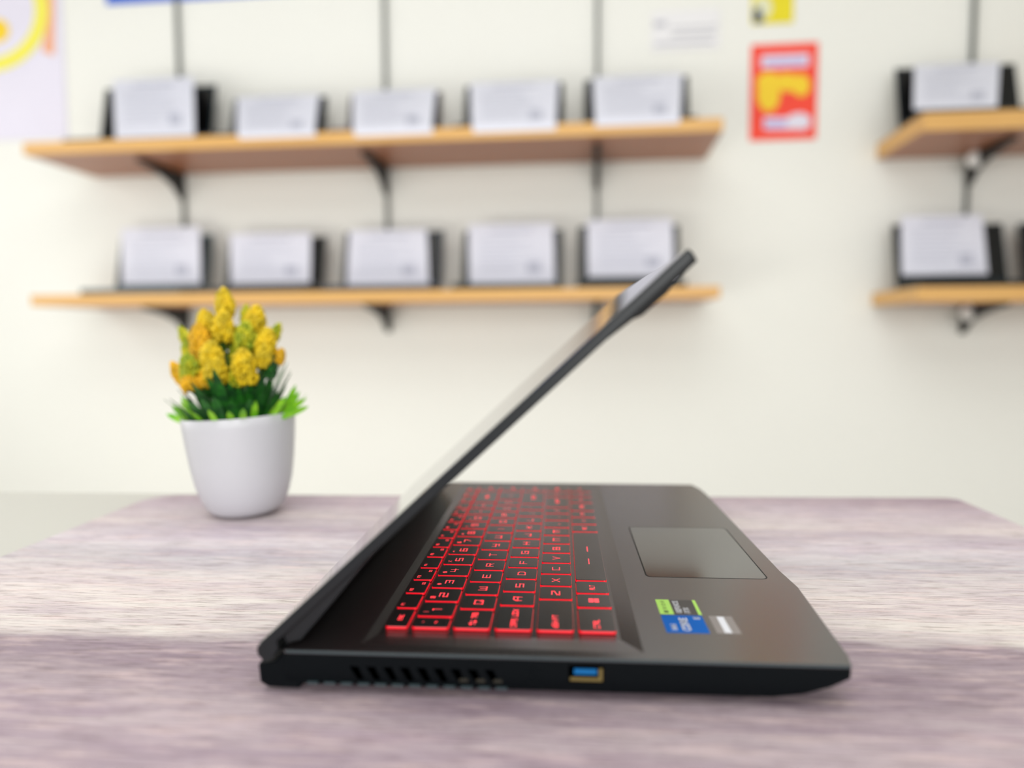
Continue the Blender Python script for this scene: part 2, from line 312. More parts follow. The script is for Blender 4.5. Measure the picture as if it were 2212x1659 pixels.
# deck plate with the keyboard well let into it
bm = bmesh.new()
well_t = [(-18, -19), (102.4, -20.5), (102.4, 311), (-18, 309)]
well_f = [(-14, -5), (94.2, -5), (94.2, 304), (-14, 304)]
out = [(-49, NY)]+[(front(y), y) for y in ys]+[(-49, FY)]
ov = [bm.verts.new(P(x, y, ZD)) for x, y in out]; ob_ = [bm.verts.new(P(x, y, ZW-.02)) for x, y in out]
wt = [bm.verts.new(P(x, y, ZD)) for x, y in well_t]; wf = [bm.verts.new(P(x, y, ZW)) for x, y in well_f]
nO = len(ov)
for i in range(nO): bm.faces.new((ov[i], ob_[i], ob_[(i+1) % nO], ov[(i+1) % nO]))
# top faces: near strip, front area, far strip, rear strip
bm.faces.new((ov[0], ov[1], wt[1], wt[0]))
bm.faces.new([wt[1]]+ov[1:nO-1]+[wt[2]])
bm.faces.new((wt[2], ov[nO-2], ov[nO-1], wt[3]))
bm.faces.new((wt[0], wt[3], ov[nO-1], ov[0]))
for i in range(4): bm.faces.new((wt[i], wt[(i+1) % 4], wf[(i+1) % 4], wf[i]))
bm.faces.new(wf); fixn(bm)
mesh_obj('palm_rest', bm, M_deck, LT)
# slim charcoal lip along the near top edge
bm = bmesh.new(); prism_y(bm, [(-48.5, -1.5), (183.8, -1.5), (183.8, -.45), (-48.5, -.45)], NY-.35, NY+.2); mesh_obj('edge_trim', bm, M_lip, LT, bevel=.0003)
# touchpad
def pad_ring(g, z): return [P(x, y, z) for x, y in rrect(115.2-g, 179.8+g, 74.2-g, 175.2+g, 3.2+g, 5)]
bm = bmesh.new(); loft(bm, [pad_ring(.75, ZD-.3), pad_ring(.75, ZD+.03)])
tp = mesh_obj('touchpad', bm, M_padline, LT); tp['label'] = 'glossy brown-grey touchpad with a black outline groove'
bm = bmesh.new(); loft(bm, [pad_ring(-.05, ZD), pad_ring(-.05, ZD+.06)]); mesh_obj('pad_surface', bm, M_pad, tp)
# keyboard
def key(x0, x1, y0, y1, leg):
    r = 1.5 if x1-x0 > 12 else 1.1
    def ring(g, z): return [P(x, y, z) for x, y in rrect(x0-g, x1+g, y0-g, y1+g, r, 3)]
    bm = bmesh.new(); loft(bm, [ring(.02, -.27), ring(0, -.06), ring(-.12, 0)])
    k = mesh_obj('key', bm, M_key, LT)
    bm = bmesh.new(); loft(bm, [ring(.10, -1.42), ring(.16, -1.1), ring(.05, -.26)], cap=False)
    mesh_obj('key_glow', bm, M_glow, k, smooth=False)
    if leg:
        bm = bmesh.new()
        for t, fx, fy, w, h, gap, th in leg:
            cx, cy = x0+fx*(x1-x0), y0+fy*(y1-y0)
            place = lambda a, b: P(cx-b, cy+a, .03)
            if t == 'WIN':
                for a in (-1, 1):
                    for b in (-1, 1):
                        c0, c1 = a*1.35, b*1.35
                        bm.faces.new([bm.verts.new(place(c0+dx*1.2, c1+dy*1.2)) for dx, dy in ((-1, -1), (1, -1), (1, 1), (-1, 1))])
            else: strokes(bm, t, 0, 0, w, h, gap, th, place)
        fixn(bm); mesh_obj('legend', bm, M_legend, k)
    return k
KW = 16.5
BIG = lambda c: (c, .5, .47, 4.6, 3.9, 1, .62)
def rowx(i): return i*19.0, i*19.0+KW
x0, x1 = -12.0, -2.4
key(x0, x1, 0, 20.1, [('ESC', .5, .5, 1.5, 1.7, .6, .35)])
for k in range(14):
    y = 22.6+19.9*k
    t = 'F%d' % (k+1) if k < 12 else ('PRT' if k == 12 else 'DEL')
    lg = [(t, .24, .22 if k < 9 else .3, 1.15, 1.5, .45, .3)]
    if k in (1, 2, 4, 5, 6, 7, 8, 9): lg.append(('\x03', .72, .76, 2.6, 2.0, .4, .32))
    key(x0, x1, y, y+17.4, lg)
x0, x1 = rowx(0)
key(x0, x1, 0, 10.5, [('`', .3, .5, 1.6, 1.8, .5, .4), ('~', .62, .5, 2, 2, .5, .4)])
for k, (a, b) in enumerate(zip('1234567890-=', '!@#$%^&*()_+')):
    key(x0, x1, 13+19*k, 13+19*k+KW, [BIG(a), (b, .2, .26, 2.1, 2.1, 0, .38)])
key(x0, x1, 241, 280, [('BACK', .5, .5, 1.8, 2.2, .8, .4)])
key(x0, x1, 282.5, 299, [('HM', .5, .5, 1.8, 2.2, .8, .4)])
x0, x1 = rowx(1)
key(x0, x1, 0, 20.7, [('\x02', .5, .28, 4.2, 3.6, 0, .5), ('TAB', .5, .68, 1.6, 2.3, .6, .42)])
for k, a in enumerate('QWERTYUIOP[]'): key(x0, x1, 23.2+19*k, 23.2+19*k+KW, [BIG(a)])
key(x0, x1, 251.2, 280, [('\\', .5, .5, 3, 3.4, 0, .5)])
key(x0, x1, 282.5, 299, [('UP', .5, .5, 1.8, 2.2, .8, .4)])
x0, x1 = rowx(2)
key(x0, x1, 0, 26.3, [('CAPS LOCK', .5, .48, 1.6, 2.4, .75, .42)])
for k, a in enumerate("ASDFGHJKL;'"): key(x0, x1, 28.8+19*k, 28.8+19*k+KW, [BIG(a)])
key(x0, x1, 237.8, 280, [('ENTER', .5, .5, 1.8, 2.4, .8, .42)])
key(x0, x1, 282.5, 299, [('DN', .5, .5, 1.8, 2.2, .8, .4)])
x0, x1 = rowx(3)
key(x0, x1, 0, 35.5, [('\x01SHIFT', .5, .27, 1.7, 2.4, .8, .42)])
for k, a in enumerate('ZXCVBNM,./'): key(x0, x1, 38+19*k, 38+19*k+KW, [BIG(a)])
key(x0, x1, 228, 261, [('\x01SHIFT', .5, .6, 1.7, 2.4, .8, .42)])
key(x0, x1, 263.5, 280, [('\x06', .5, .5, 3.4, 3.4, 0, .5)])
key(x0, x1, 282.5, 299, [('END', .5, .5, 1.5, 2.2, .6, .4)])
x0, x1 = rowx(4)
key(x0, x1, 0, 25.8, [('CTRL', .5, .30, 1.7, 2.4, .7, .42)])
key(x0, x1, 28.3, 44.8, [('WIN', .5, .5, 0, 0, 0, 0)])
key(x0, x1, 47.3, 63.8, [('ALT', .5, .45, 1.7, 2.3, .5, .42)])
key(x0, x1, 66.3, 158.8, [('|', .5, .31, 0.01, .01, 0, .01), ('-', .5, .34, 9.5, 3, 0, .6), ('-', .5, .60, 9.5, 3, 0, .6)])
key(x0, x1, 161.3, 177.8, [('ALT', .5, .5, 1.7, 2.3, .5, .42)])
key(x0, x1, 180.3, 196.8, [('\\|', .5, .5, 2.2, 2.8, .6, .42)])
key(x0, x1, 199.3, 215.8, [('FN', .5, .5, 1.9, 2.4, .7, .42)])
key(x0, x1, 218.3, 242, [('CTRL', .5, .5, 1.7, 2.4, .7, .42)])
for i, c in enumerate('\x04\x07\x05'): key(x0, x1, 244.5+19*i, 244.5+19*i+KW, [(c, .5, .5, 3.4, 3.4, 0, .5)])

# side: vents, ports, feet
bm = bmesh.new()
for k in range(9):
    a = -21+7.15*k
    prof = [(a+3.2, -12.2), (a+6.0, -12.2), (a+3.6, -6.6), (a-.2, -6.6)]
    prism_y(bm, prof, NY-.06, NY+.3)
fixn(bm); ve = mesh_obj('air_vent', bm, M_vent, LT)
bm = bmesh.new()
for k in range(12):
    a = -39.5+7.3*k; prism_y(bm, [(a, -14.9), (a+4.7, -14.9), (a+4.7, -13.9), (a, -13.9)], NY-.25, NY+1.0)
fixn(bm); mesh_obj('vent_ledge', bm, M_lip, ve)  # lighter than the side: light caught by the ledges is put into the colour
bm = bmesh.new()
for k in (6, 7, 8):
    a = -19+7.15*k; prism_y(bm, [(a+1.6, -12.0), (a+5.2, -12.0), (a+5.2, -10.6), (a+1.6, -10.6)], NY-.10, NY+.3)
fixn(bm); mesh_obj('heat_fin', bm, mat('tarnished_brass', (34, 31, 20), .6, metal=.2), ve)
bm = bmesh.new()
c = P(56, 0, -9); rings = []
for rr_, yy in ((3.3, NY+.3), (3.3, NY-.3), (2.2, NY-.3), (2.0, NY+.2)):
    rings.append([(c.x+rr_/1000*math.cos(t*math.tau/20), yy/1000, c.z+rr_/1000*math.sin(t*math.tau/20)) for t in range(20)])
loft(bm, rings); fixn(bm); mesh_obj('audio_jack', bm, M_side, LT)
bm = bmesh.new(); prism_y(bm, [(71.0, -10.6), (85.4, -10.6), (85.4, -3.6), (71.0, -3.6)], NY-.05, NY+.2)
up_ = mesh_obj('usb_port', bm, M_vent, LT); up_['label'] = 'port with a blue tongue and a brass coloured rim'
bm = bmesh.new(); prism_y(bm, [(73.2, -7.3), (82.6, -7.3), (82.6, -4.9), (73.2, -4.9)], NY-.12, NY+.2); mesh_obj('port_tongue', bm, M_usb, up_)
bm = bmesh.new(); prism_y(bm, [(71.6, -10.1), (84.9, -10.1), (84.9, -8.6), (71.6, -8.6)], NY-.12, NY+.2); prism_y(bm, [(83.4, -8.6), (84.9, -8.6), (84.9, -4.6), (83.4, -4.6)], NY-.12, NY+.2)
mesh_obj('port_rim', bm, M_brass, up_)
for fx0, fx1, fy0, fy1 in ((-40, -30, -18, 308), (138, 146, -14, 60), (138, 146, 230, 304)):
    bm = bmesh.new(); lbox(bm, fx0, fx1, fy0, fy1, -ZO, -16.0); mesh_obj('rubber_foot', bm, M_rub, LT, bevel=.0008)
# rear hinge block
bm = bmesh.new(); prism_y(bm, [(-61.2, -7.2), (-60.6, -15.4), (-57, -17.4), (-43, -17.6), (-43, -2.2), (-50, -2.4), (-54.5, -6.4)], NY+1, FY-1)
fixn(bm); mesh_obj('rear_block', bm, M_side, LT, bevel=.0008)
for y0, y1 in ((-14, 22), (268, 304)):
    bm = bmesh.new(); rings = []
    for yy in (y0, y1): rings.append([P(-52+4.2*math.cos(t*math.tau/20), yy, -3.2+4.2*math.sin(t*math.tau/20)) for t in range(20)])
    loft(bm, rings); fixn(bm); mesh_obj('hinge', bm, M_lidside, LT)
# lid : profile in the x-z plane
LD = Vector((math.cos(math.radians(42.77)), math.sin(math.radians(42.77)))); LNm = Vector((-LD.y, LD.x)); L0 = Vector((-60.9, 1.5))
def lp(a, t): q = L0+LD*a+LNm*t; return (q.x, q.y)
LL = 243.0
def lid_ring(y, s=0., tt=0.):
    pr = [(1.5+s, -tt*.6), (LL-.9-s, -tt*.6), (LL-.1-s, -.8), (LL-s, -3.4), (LL-.5-s, -4.3), (8, -4.3), (6, -7.2), (1.5, -8.6), (-2.6, -7.6), (-3.4+s, -3.2), (-1.6+s, -.9)]
    return [P(lp(a, t)[0], y, lp(a, t)[1]) for a, t in pr]
bm = bmesh.new()
loft(bm, [lid_ring(NY-.6, 3, 2.0), lid_ring(NY-.2, 1.2, .5), lid_ring(NY+.7, .2, 0), lid_ring(NY+3, 0, 0), lid_ring(FY-3, 0, 0), lid_ring(FY-.3, 1, .6), lid_ring(FY, 3, 2)])
for f in bm.faces:
    f.material_index = 1
fixn(bm)
for f in bm.faces:
    n_ = f.normal
    if n_.x*LNm.x+n_.z*LNm.y > .9: f.material_index = 0
lid = mesh_obj('lid', bm, [M_lid, M_lidside], LT)
def lbar(name, a0, a1, y0, y1, t0, t1, m, parent, bev=0.):
    bm = bmesh.new(); prism_y(bm, [lp(a0, t0), lp(a1, t0), lp(a1, t1), lp(a0, t1)], y0, y1); fixn(bm); return mesh_obj(name, bm, m, parent, bevel=bev)
lbar('screen', 30, 228, NY+8, FY-8, -4.25, -4.6, M_screen, lid)
bz = bmesh.new()
for a0, a1, y0, y1 in ((8, 30, NY+2, FY-2), (228, 240, NY+2, FY-2), (30, 228, NY+2, NY+8), (30, 228, FY-8, FY-2)):
    prism_y(bz, [lp(a0, -4.2), lp(a1, -4.2), lp(a1, -5.0), lp(a0, -5.0)], y0, y1)
fixn(bz); mesh_obj('bezel', bz, M_bezel, lid)
bm = bmesh.new(); prism_y(bm, [lp(10, -4.2), lp(80, -4.2), lp(58, -5.6), lp(36, -8.6), lp(14, -11.2), lp(8, -8)], NY+3, FY-3); fixn(bm)
mesh_obj('lower_bezel', bm, M_lidside, lid, bevel=.0004)
bm = bmesh.new(); prism_y(bm, [lp(186, -4.2), lp(242.4, -4.2), lp(242, -6.2), lp(229, -6.3), lp(225, -7.6), lp(212, -7.4), lp(208, -6.0)], NY+.2, NY+10); fixn(bm)
mesh_obj('bumper', bm, M_rub, lid, bevel=.0004)
lbar('webcam', 231, 237, 140, 150, -4.9, -5.3, M_screen, lid)
# stickers (lie on the palm rest, stuck on)
def sticker(name, label, x0, x1, y0, y1, m, decor):
    bm = bmesh.new(); loft(bm, [[P(x, y, ZD) for x, y in rrect(x0, x1, y0, y1, .5, 2)], [P(x, y, ZD+.06) for x, y in rrect(x0, x1, y0, y1, .5, 2)]])
    s = mesh_obj(name, bm, m, LT); s['label'] = label; decor(s, x0, x1, y0, y1)
def flat(name, m, par, rects=(), texts=(), z=ZD+.09):
    bm = bmesh.new()
    for a, b, c_, d in rects: loft(bm, [[P(x, y, z) for x, y in rrect(a, b, c_, d, .3, 2)], [P(x, y, z+.01) for x, y in rrect(a, b, c_, d, .3, 2)]])
    for t, cx, cy, w, h, gap, th in texts: strokes(bm, t, 0, 0, w, h, gap, th, lambda p, q, cx=cx, cy=cy: P(cx-q, cy+p, z+.02))
    fixn(bm); return mesh_obj(name, bm, m, par)
def dec1(s, x0, x1, y0, y1):
    g = flat('green_band', M_sg, s, [(x0, x0+6.6, y0, y1), (x1-1.6, x1, y0, y1)])
    flat('sticker_text', M_sd, s, texts=[('NVIDIA', x0+3.2, y0+11.2, 1.35, 1.6, .55, .3)], rects=[(x0+2.2, x0+4.4, y0+1.8, y0+4.4)], z=ZD+.11)
    flat('sticker_text', M_sw, s, texts=[('GEFORCE', x0+9.4, y0+9.6, 1.55, 2.1, .62, .52), ('RTX', x0+13.2, y0+5.1, 1.6, 2.1, .7, .52)])
sticker('graphics_sticker', 'black and lime green rectangular sticker', 115, 134.6, 21.6, 40.4, M_sk, dec1)
def dec2(s, x0, x1, y0, y1):
    flat('sticker_text', M_sw, s, texts=[('intel', x0+4, y0+6.0, .9, 2.2, .5, .5), ('CORE', x0+9.6, y0+9.6, 2.7, 3.0, .9, .8), ('i5', x0+16.2, y0+16.6, .9, 2.4, .4, .6)])
sticker('processor_sticker', 'bright blue square sticker with white lettering', 115, 134.2, .8, 20.8, M_sb, dec2)
def dec3(s, x0, x1, y0, y1): flat('sticker_text', M_sw, s, rects=[(x0+3.6, x0+6.8, y0+.6, y1-.8)])
sticker('foil_sticker', 'small grey foil sticker with a white strip', 137.2, 148.0, 1.2, 20.8, M_sgr, dec3)

# ---------------------------------------------------------------- potted plant
PY = .272
base = on_y(512, 1100, PY); PX = on_y(531, 1000, PY).x
LEAN = Matrix.Rotation(math.radians(-3.2), 4, 'Y')
PT = empty('potted_plant', (PX, PY, 0)); tag(PT, 'small white pot of artificial yellow flower buds with green leaves, left of the laptop', 'potted plant')
PB = Vector((PX, PY, 0))
def pp(x, y, z): return PB + (LEAN @ Vector((x/1000, y/1000, z/1000))) + Vector((0, 0, .0006))
prof = [(0, 0), (18, 0), (23, .7), (28, 3.4), (32, 8), (36, 17), (39.4, 29), (42, 45), (44, 62), (45.3, 76), (45.8, 84), (45.3, 84.6), (44.4, 84.2), (43.2, 76), (42, 70), (0, 70)]
bm = bmesh.new(); NS = 48; rings = []
for r_, z_ in prof[1:-1]: rings.append([pp(r_*math.cos(t*math.tau/NS), r_*math.sin(t*math.tau/NS), z_) for t in range(NS)])
loft(bm, rings); fixn(bm); mesh_obj('pot', bm, M_pot, PT, smooth=True)
bm = bmesh.new(); loft(bm, [[pp(r_*math.cos(t*math.tau/24), r_*math.sin(t*math.tau/24), z_) for t in range(24)] for r_, z_ in ((42, 71), (40, 78), (22, 83))]); fixn(bm)
mesh_obj('moss', bm, M_soil, PT)
def ico(bm, c, r, sub=1, sc=(1, 1, 1)):
    g = bmesh.ops.create_icosphere(bm, subdivisions=sub, radius=1)
    for v in g['verts']: v.co = Vector(c)+Vector((v.co.x*r*sc[0], v.co.y*r*sc[1], v.co.z*r*sc[2]))
def head(dx, dy, dz, w, h, tilt, tilty, m):
    """flower spike: centre (mm), width, height, tilt sideways / back in degrees"""
    bm = bmesh.new(); rot = Matrix.Rotation(math.radians(tilt), 3, 'Y') @ Matrix.Rotation(math.radians(tilty), 3, 'X')
    nb = int(w*h*.42); ga = random.random()*6
    for i in range(nb):
        f = (i+.5)/nb; rad = w/2*(max(0, math.sin(math.pi*min(1, .13+f*.87)))**.55)*(1.02-.22*f); z = -h/2+h*f
        a = ga+i*2.39996+random.uniform(-.25, .25); br = random.uniform(1.1, 2.1)*(1-.25*f)
        q = rot @ Vector((rad*random.uniform(.72, .98)*math.cos(a), rad*random.uniform(.72, .98)*math.sin(a), z+random.uniform(-.8, .8)))
        g = bmesh.ops.create_icosphere(bm, subdivisions=1, radius=1)
        for v in g['verts']: v.co = pp(dx+q.x+v.co.x*br, dy+q.y+v.co.y*br, dz+q.z+v.co.z*br*1.35)
    ico(bm, pp(dx, dy, dz), w*.36/1000, 2, (1, 1, h/w*1.1))
    # thin stem down to the moss
    b0 = rot @ Vector((0, 0, -h/2))
    p0 = pp(dx+b0.x, dy+b0.y, dz+b0.z); p1 = pp(dx*.35, dy*.35, 80)
    d = (p1-p0).normalized(); s1 = d.orthogonal().normalized(); s2 = d.cross(s1)
    loft(bm, [[p+(s1*math.cos(t*math.tau/6)+s2*math.sin(t*math.tau/6))*.0012 for t in range(6)] for p in (p0, p1)], mi=1)
    fixn(bm) if False else None
    mesh_obj('flower_head', bm, [m, M_leafd], PT, smooth=True)
Zr = 84; K = 7.8
def H(zx, zy, w, h, tilt, dy, m, ty=0): head((zx-545)/K, dy, Zr+(910-zy)/K, w*1.22/K, h*1.08/K, tilt, ty, m)
H(490, 165, 112, 170, 0, 6, M_yel)
H(350, 285, 120, 150, -14, 8, M_yel); H(300, 275, 70, 110, -22, 14, M_yelg)
H(505, 320, 125, 190, 6, -4, M_yel)
H(690, 285, 125, 160, 12, 6, M_yel); H(655, 400, 130, 180, 6, -6, M_yelg)
H(350, 410, 135, 200, -8, -6, M_ora); H(660, 330, 110, 150, 4, 4, M_yel)
H(205, 395, 70, 170, -22, 6, M_yelg); H(240, 490, 80, 150, -14, 0, M_yelg)
H(780, 450, 125, 180, 14, -4, M_yel); H(815, 380, 60, 100, 26, 8, M_yelg)
H(480, 500, 130, 150, 0, -22, M_yel); H(515, 600, 140, 150, 8, -26, M_yel)
H(325, 560, 110, 130, -6, -22, M_yelg); H(330, 670, 110, 100, -4, -24, M_ora)
H(690, 560, 140, 150, 4, -24, M_yel); H(700, 640, 120, 110, 4, -22, M_yel)
H(175, 610, 80, 150, -30, -4, M_ora); H(850, 540, 70, 90, 30, 0, M_ora)
H(620, 660, 110, 100, 6, -18, M_yelg); H(420, 650, 80, 120, 0, -20, M_ora)
H(560, 420, 120, 170, 0, 10, M_yelg); H(430, 360, 110, 200, 0, 16, M_yelg); H(600, 250, 60, 110, 6, 14, M_yelg)
H(800, 600, 80, 140, 12, -4, M_leafd); H(230, 620, 80, 140, -12, 4, M_leafd)
H(560, 520, 120, 200, 0, 4, M_yelg); H(400, 520, 110, 160, -6, 2, M_ora); H(620, 520, 110, 180, 6, 8, M_leafd); H(740, 560, 100, 180, 10, 8, M_yelg)
H(280, 520, 100, 200, -10, 12, M_leafd); H(430, 560, 110, 200, -4, 10, M_leafd); H(260, 640, 90, 120, -16, -10, M_yelg); H(790, 530, 90, 130, 16, -14, M_yel)
H(380, 700, 120, 150, 0, 0, M_leafd); H(580, 700, 130, 150, 0, -4, M_leafd); H(690, 720, 120, 130, 6, -6, M_leafd)
# leaves: blades springing from the pot
def blades(n, m, rmin, rmax, l0, l1, spread, w, name='leaf'):
    for i in range(n):
        a = random.uniform(0, math.tau) if spread else 0
        bm = bmesh.new()
        a = math.tau*(i+random.uniform(-.3, .3))/n
        r0_ = random.uniform(rmin, rmax); L_ = random.uniform(l0, l1); out_ = random.uniform(.25, spread)
        base_ = Vector((r0_*math.cos(a), r0_*math.sin(a), 77)); dirv = Vector((math.cos(a)*out_, math.sin(a)*out_, 1)).normalized()
        sd = Vector((-math.sin(a), math.cos(a), 0)); prev = None; seg = 5
        for k in range(seg+1):
            f = k/seg; c_ = base_+dirv*L_*f+Vector((math.cos(a), math.sin(a), 0))*(f*f*L_*.18)-Vector((0, 0, 1))*(f*f*L_*.08)
            ww = w*(.55+1.2*f)*(1-f)**.55 if f < 1 else 0.05
            cur = [bm.verts.new(pp(*(c_-sd*ww/2))), bm.verts.new(pp(*(c_+Vector((math.cos(a), math.sin(a), 0))*-.5))), bm.verts.new(pp(*(c_+sd*ww/2)))]
            if prev:
                bm.faces.new((prev[0], prev[1], cur[1], cur[0])); bm.faces.new((prev[1], prev[2], cur[2], cur[1]))
            prev = cur
        mesh_obj(name, bm, m, PT, smooth=True)
blades(34, M_leafd, 28, 39, 20, 34, .55, 10)
blades(30, M_leafd, 10, 28, 36, 56, .38, 10)
blades(24, M_leafl, 33, 41, 18, 28, .9, 7)
for (dx, dy, L_, tx, tz) in ((36, -10, 34, .9, .5), (38, -6, 30, .75, .8), (36, 2, 32, .6, 1.0), (40, -14, 30, 1.0, .35), (34, -20, 26, .8, .9), (-38, -8, 22, -.7, .8), (-37, -14, 20, -.9, .5), (-36, 0, 26, -.5, 1.0)):
    bm = bmesh.new(); d = Vector((tx, -.15, tz)).normalized(); sd = Vector((0, 1, 0)).cross(d).normalized()*.8+Vector((0, .4, 0)); prev = None
    for k in range(6):
        f = k/5; c_ = Vector((dx, dy, 80))+d*L_*f; ww = 8*(.5+1.3*f)*(1-f)**.6 if f < 1 else .05
        cur = [bm.verts.new(pp(*(c_-sd*ww/2))), bm.verts.new(pp(*(c_+sd*ww/2)))]
        if prev: bm.faces.new((prev[0], prev[1], cur[1], cur[0]))
        prev = cur
    mesh_obj('leaf', bm, M_leafl, PT, smooth=True)

# ---------------------------------------------------------------- shelves on the back wall
def shelf(label, s0, s1, zb, th, dep=.35, rise=0.):
    q = zb+rise
    bm = bmesh.new()
    hexa(bm, [W(s0, dep, zb), W(s1, dep, q), W(s1, 0.002, q), W(s0, 0.002, zb), W(s0, dep, zb+th), W(s1, dep, q+th), W(s1, 0.002, q+th), W(s0, 0.002, zb+th)]); fixn(bm)
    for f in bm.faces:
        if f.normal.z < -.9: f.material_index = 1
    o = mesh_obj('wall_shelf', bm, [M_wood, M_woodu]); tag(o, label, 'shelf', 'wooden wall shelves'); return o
TH = .040
s0, _ = on_wall(50, 325, .35); s1, _ = on_wall(1562, 283, .35); _, zu = on_wall(800, 309, .35)
shelf('long honey-wood upper shelf on the left, holding five laptops', s0, s1, zu, TH)
_, zl0 = on_wall(60, 661, .35); _, zl1 = on_wall(1560, 643, .35)
shelf('long honey-wood lower shelf behind the plant, holding five laptops', s0, s1, zl0, TH-.004, rise=zl1-zl0)
def zlow(s): return zl0+(zl1-zl0)*(s-s0)/(s1-s0)
sr0, zru = on_wall(1995, 283, .35); _, zrl = on_wall(2050, 651, .35); sr1 = sr0+1.5
shelf('upper honey-wood shelf at the right edge of the photo', sr0, sr1, zru, .052)
shelf('lower honey-wood shelf at the right edge of the photo', sr0, sr1, zrl, .044)
# uprights and brackets
def upright(u, label):
    s, _ = on_wall(u, 120, 0); zt = ZC-.25; zb = CAM.z+.035
    bm = bmesh.new()
    hexa(bm, [W(s-.006, .014, zb), W(s+.006, .014, zb), W(s+.006, .001, zb), W(s-.006, .001, zb), W(s-.006, .014, zt), W(s+.006, .014, zt), W(s+.006, .001, zt), W(s-.006, .001, zt)]); fixn(bm)
    o = mesh_obj('slotted_upright', bm, M_strip); tag(o, label, 'upright', 'slotted wall uprights'); return s
def bracket(s, zb, label, cap=False, h=.085, dep=.27):
    e = empty('shelf_bracket', W(s, .015, zb)); tag(e, label, 'bracket', 'black shelf brackets')
    bm = bmesh.new(); w = .010; d0 = .0155
    pr = [(d0, -.001), (dep, -.001), (dep, -.012)]
    for i in range(1, 8):
        t = i/8; pr.append((dep*(1-t)+.035*t-.055*math.sin(math.pi*t), -.012-(h-.012)*t**1.2 + .0))
    pr += [(.03, -h), (d0, -h-.012)]
    loft(bm, [[W(s-w, d, zb+z) for d, z in pr], [W(s+w, d, zb+z) for d, z in pr]]); fixn(bm)
    mesh_obj('arm', bm, M_metal, e)
    if cap:
        bm = bmesh.new(); rings = []
        for r_, off in ((.024, -.010), (.027, .0), (.026, .008), (.018, .014), (.006, .016)):
            rings.append([W(s-.016+r_*math.cos(t*math.tau/24), .085+off, zb-.026+r_*math.sin(t*math.tau/24)) for t in range(24)])
        loft(bm, rings); fixn(bm); c_ = mesh_obj('round_cap', bm, M_white, e, smooth=True); c_['label'] = 'round white cap'
    return e
su = [upright(u, l) for u, l in ((388, 'dark slotted upright on the wall, leftmost behind the left shelves'), (833, 'dark slotted upright on the wall above the third laptop of the upper left shelf'),
      (1290, 'dark slotted upright on the wall above the last laptop of the upper left shelf'), (2098, 'dark slotted upright on the wall behind the right-hand shelves'))]
nm = ['left', 'middle', 'right']
for i in range(3):
    bracket(su[i], zu, 'black curved bracket under the upper left shelf, %s one of three' % ['leftmost', 'middle', 'rightmost'][i])
    bracket(su[i], zlow(su[i])-.0005, 'black curved bracket under the lower left shelf, %s one of three' % ['leftmost', 'middle', 'rightmost'][i])
bracket(su[3], zru, 'black bracket with a round white cap under the upper right shelf', True)
bracket(su[3], zrl, 'black bracket with a round white cap under the lower right shelf', True)

# ---------------------------------------------------------------- laptops on the shelves
def shelf_laptop(u0, u1, vt, ztop, rgb, label, group, um=None):
    dl = .13
    sL, _ = on_wall(u0, vt+30, dl-.03); sR, _ = on_wall(u1, vt+30, dl-.03); w = sR-sL; sc = (sL+sR)/2
    _, zt = on_wall((u0+u1)/2, vt, dl-.05); h = zt-ztop
    e = empty('display_laptop', matrix=wobj_matrix(sc, .24, ztop)); tag(e, label, 'laptop', group)
    m = mat('shelf_laptop_%d_%d_%d' % rgb, rgb, .45, spec=.3)
    bm = bmesh.new(); a = sc-w/2; b = sc+w/2
    hexa(bm, [W(a, .31, ztop+.001), W(b, .31, ztop+.001), W(b, dl, ztop+.001), W(a, dl, ztop+.001), W(a, .31, ztop+.020), W(b, .31, ztop+.020), W(b, dl, ztop+.024), W(a, dl, ztop+.024)]); fixn(bm)
    bs = mesh_obj('base', bm, m, e, bevel=.002)
    bm = bmesh.new(); hexa(bm, [W(a+.02, .25, ztop+.021), W(b-.02, .25, ztop+.021), W(b-.02, dl+.02, ztop+.0232), W(a+.02, dl+.02, ztop+.0232), W(a+.02, .25, ztop+.0222), W(b-.02, .25, ztop+.0222), W(b-.02, dl+.02, ztop+.0248), W(a+.02, dl+.02, ztop+.0248)]); fixn(bm)
    mesh_obj('keyboard', bm, M_bezel, bs)
    d1 = dl-.05
    bm = bmesh.new(); hexa(bm, [W(a, dl, ztop+.0245), W(b, dl, ztop+.0245), W(b, dl-.007, ztop+.0245), W(a, dl-.007, ztop+.0245), W(a, d1, zt), W(b, d1, zt), W(b, d1-.006, zt), W(a, d1-.006, zt)]); fixn(bm)
    ld = mesh_obj('lid', bm, m, e, bevel=.002)
    def scr(f): return dl+(d1-dl)*f
    def zz(f): return ztop+.0245+(zt-ztop-.0245)*f
    bm = bmesh.new(); hexa(bm, [W(a+.008, scr(.08)+.0015, zz(.08)), W(b-.008, scr(.08)+.0015, zz(.08)), W(b-.008, scr(.08)-.001, zz(.08)), W(a+.008, scr(.08)-.001, zz(.08)), W(a+.008, scr(.95)+.0015, zz(.95)), W(b-.008, scr(.95)+.0015, zz(.95)), W(b-.008, scr(.95)-.001, zz(.95)), W(a+.008, scr(.95)-.001, zz(.95))]); fixn(bm)
    mesh_obj('screen', bm, M_screen, ld)
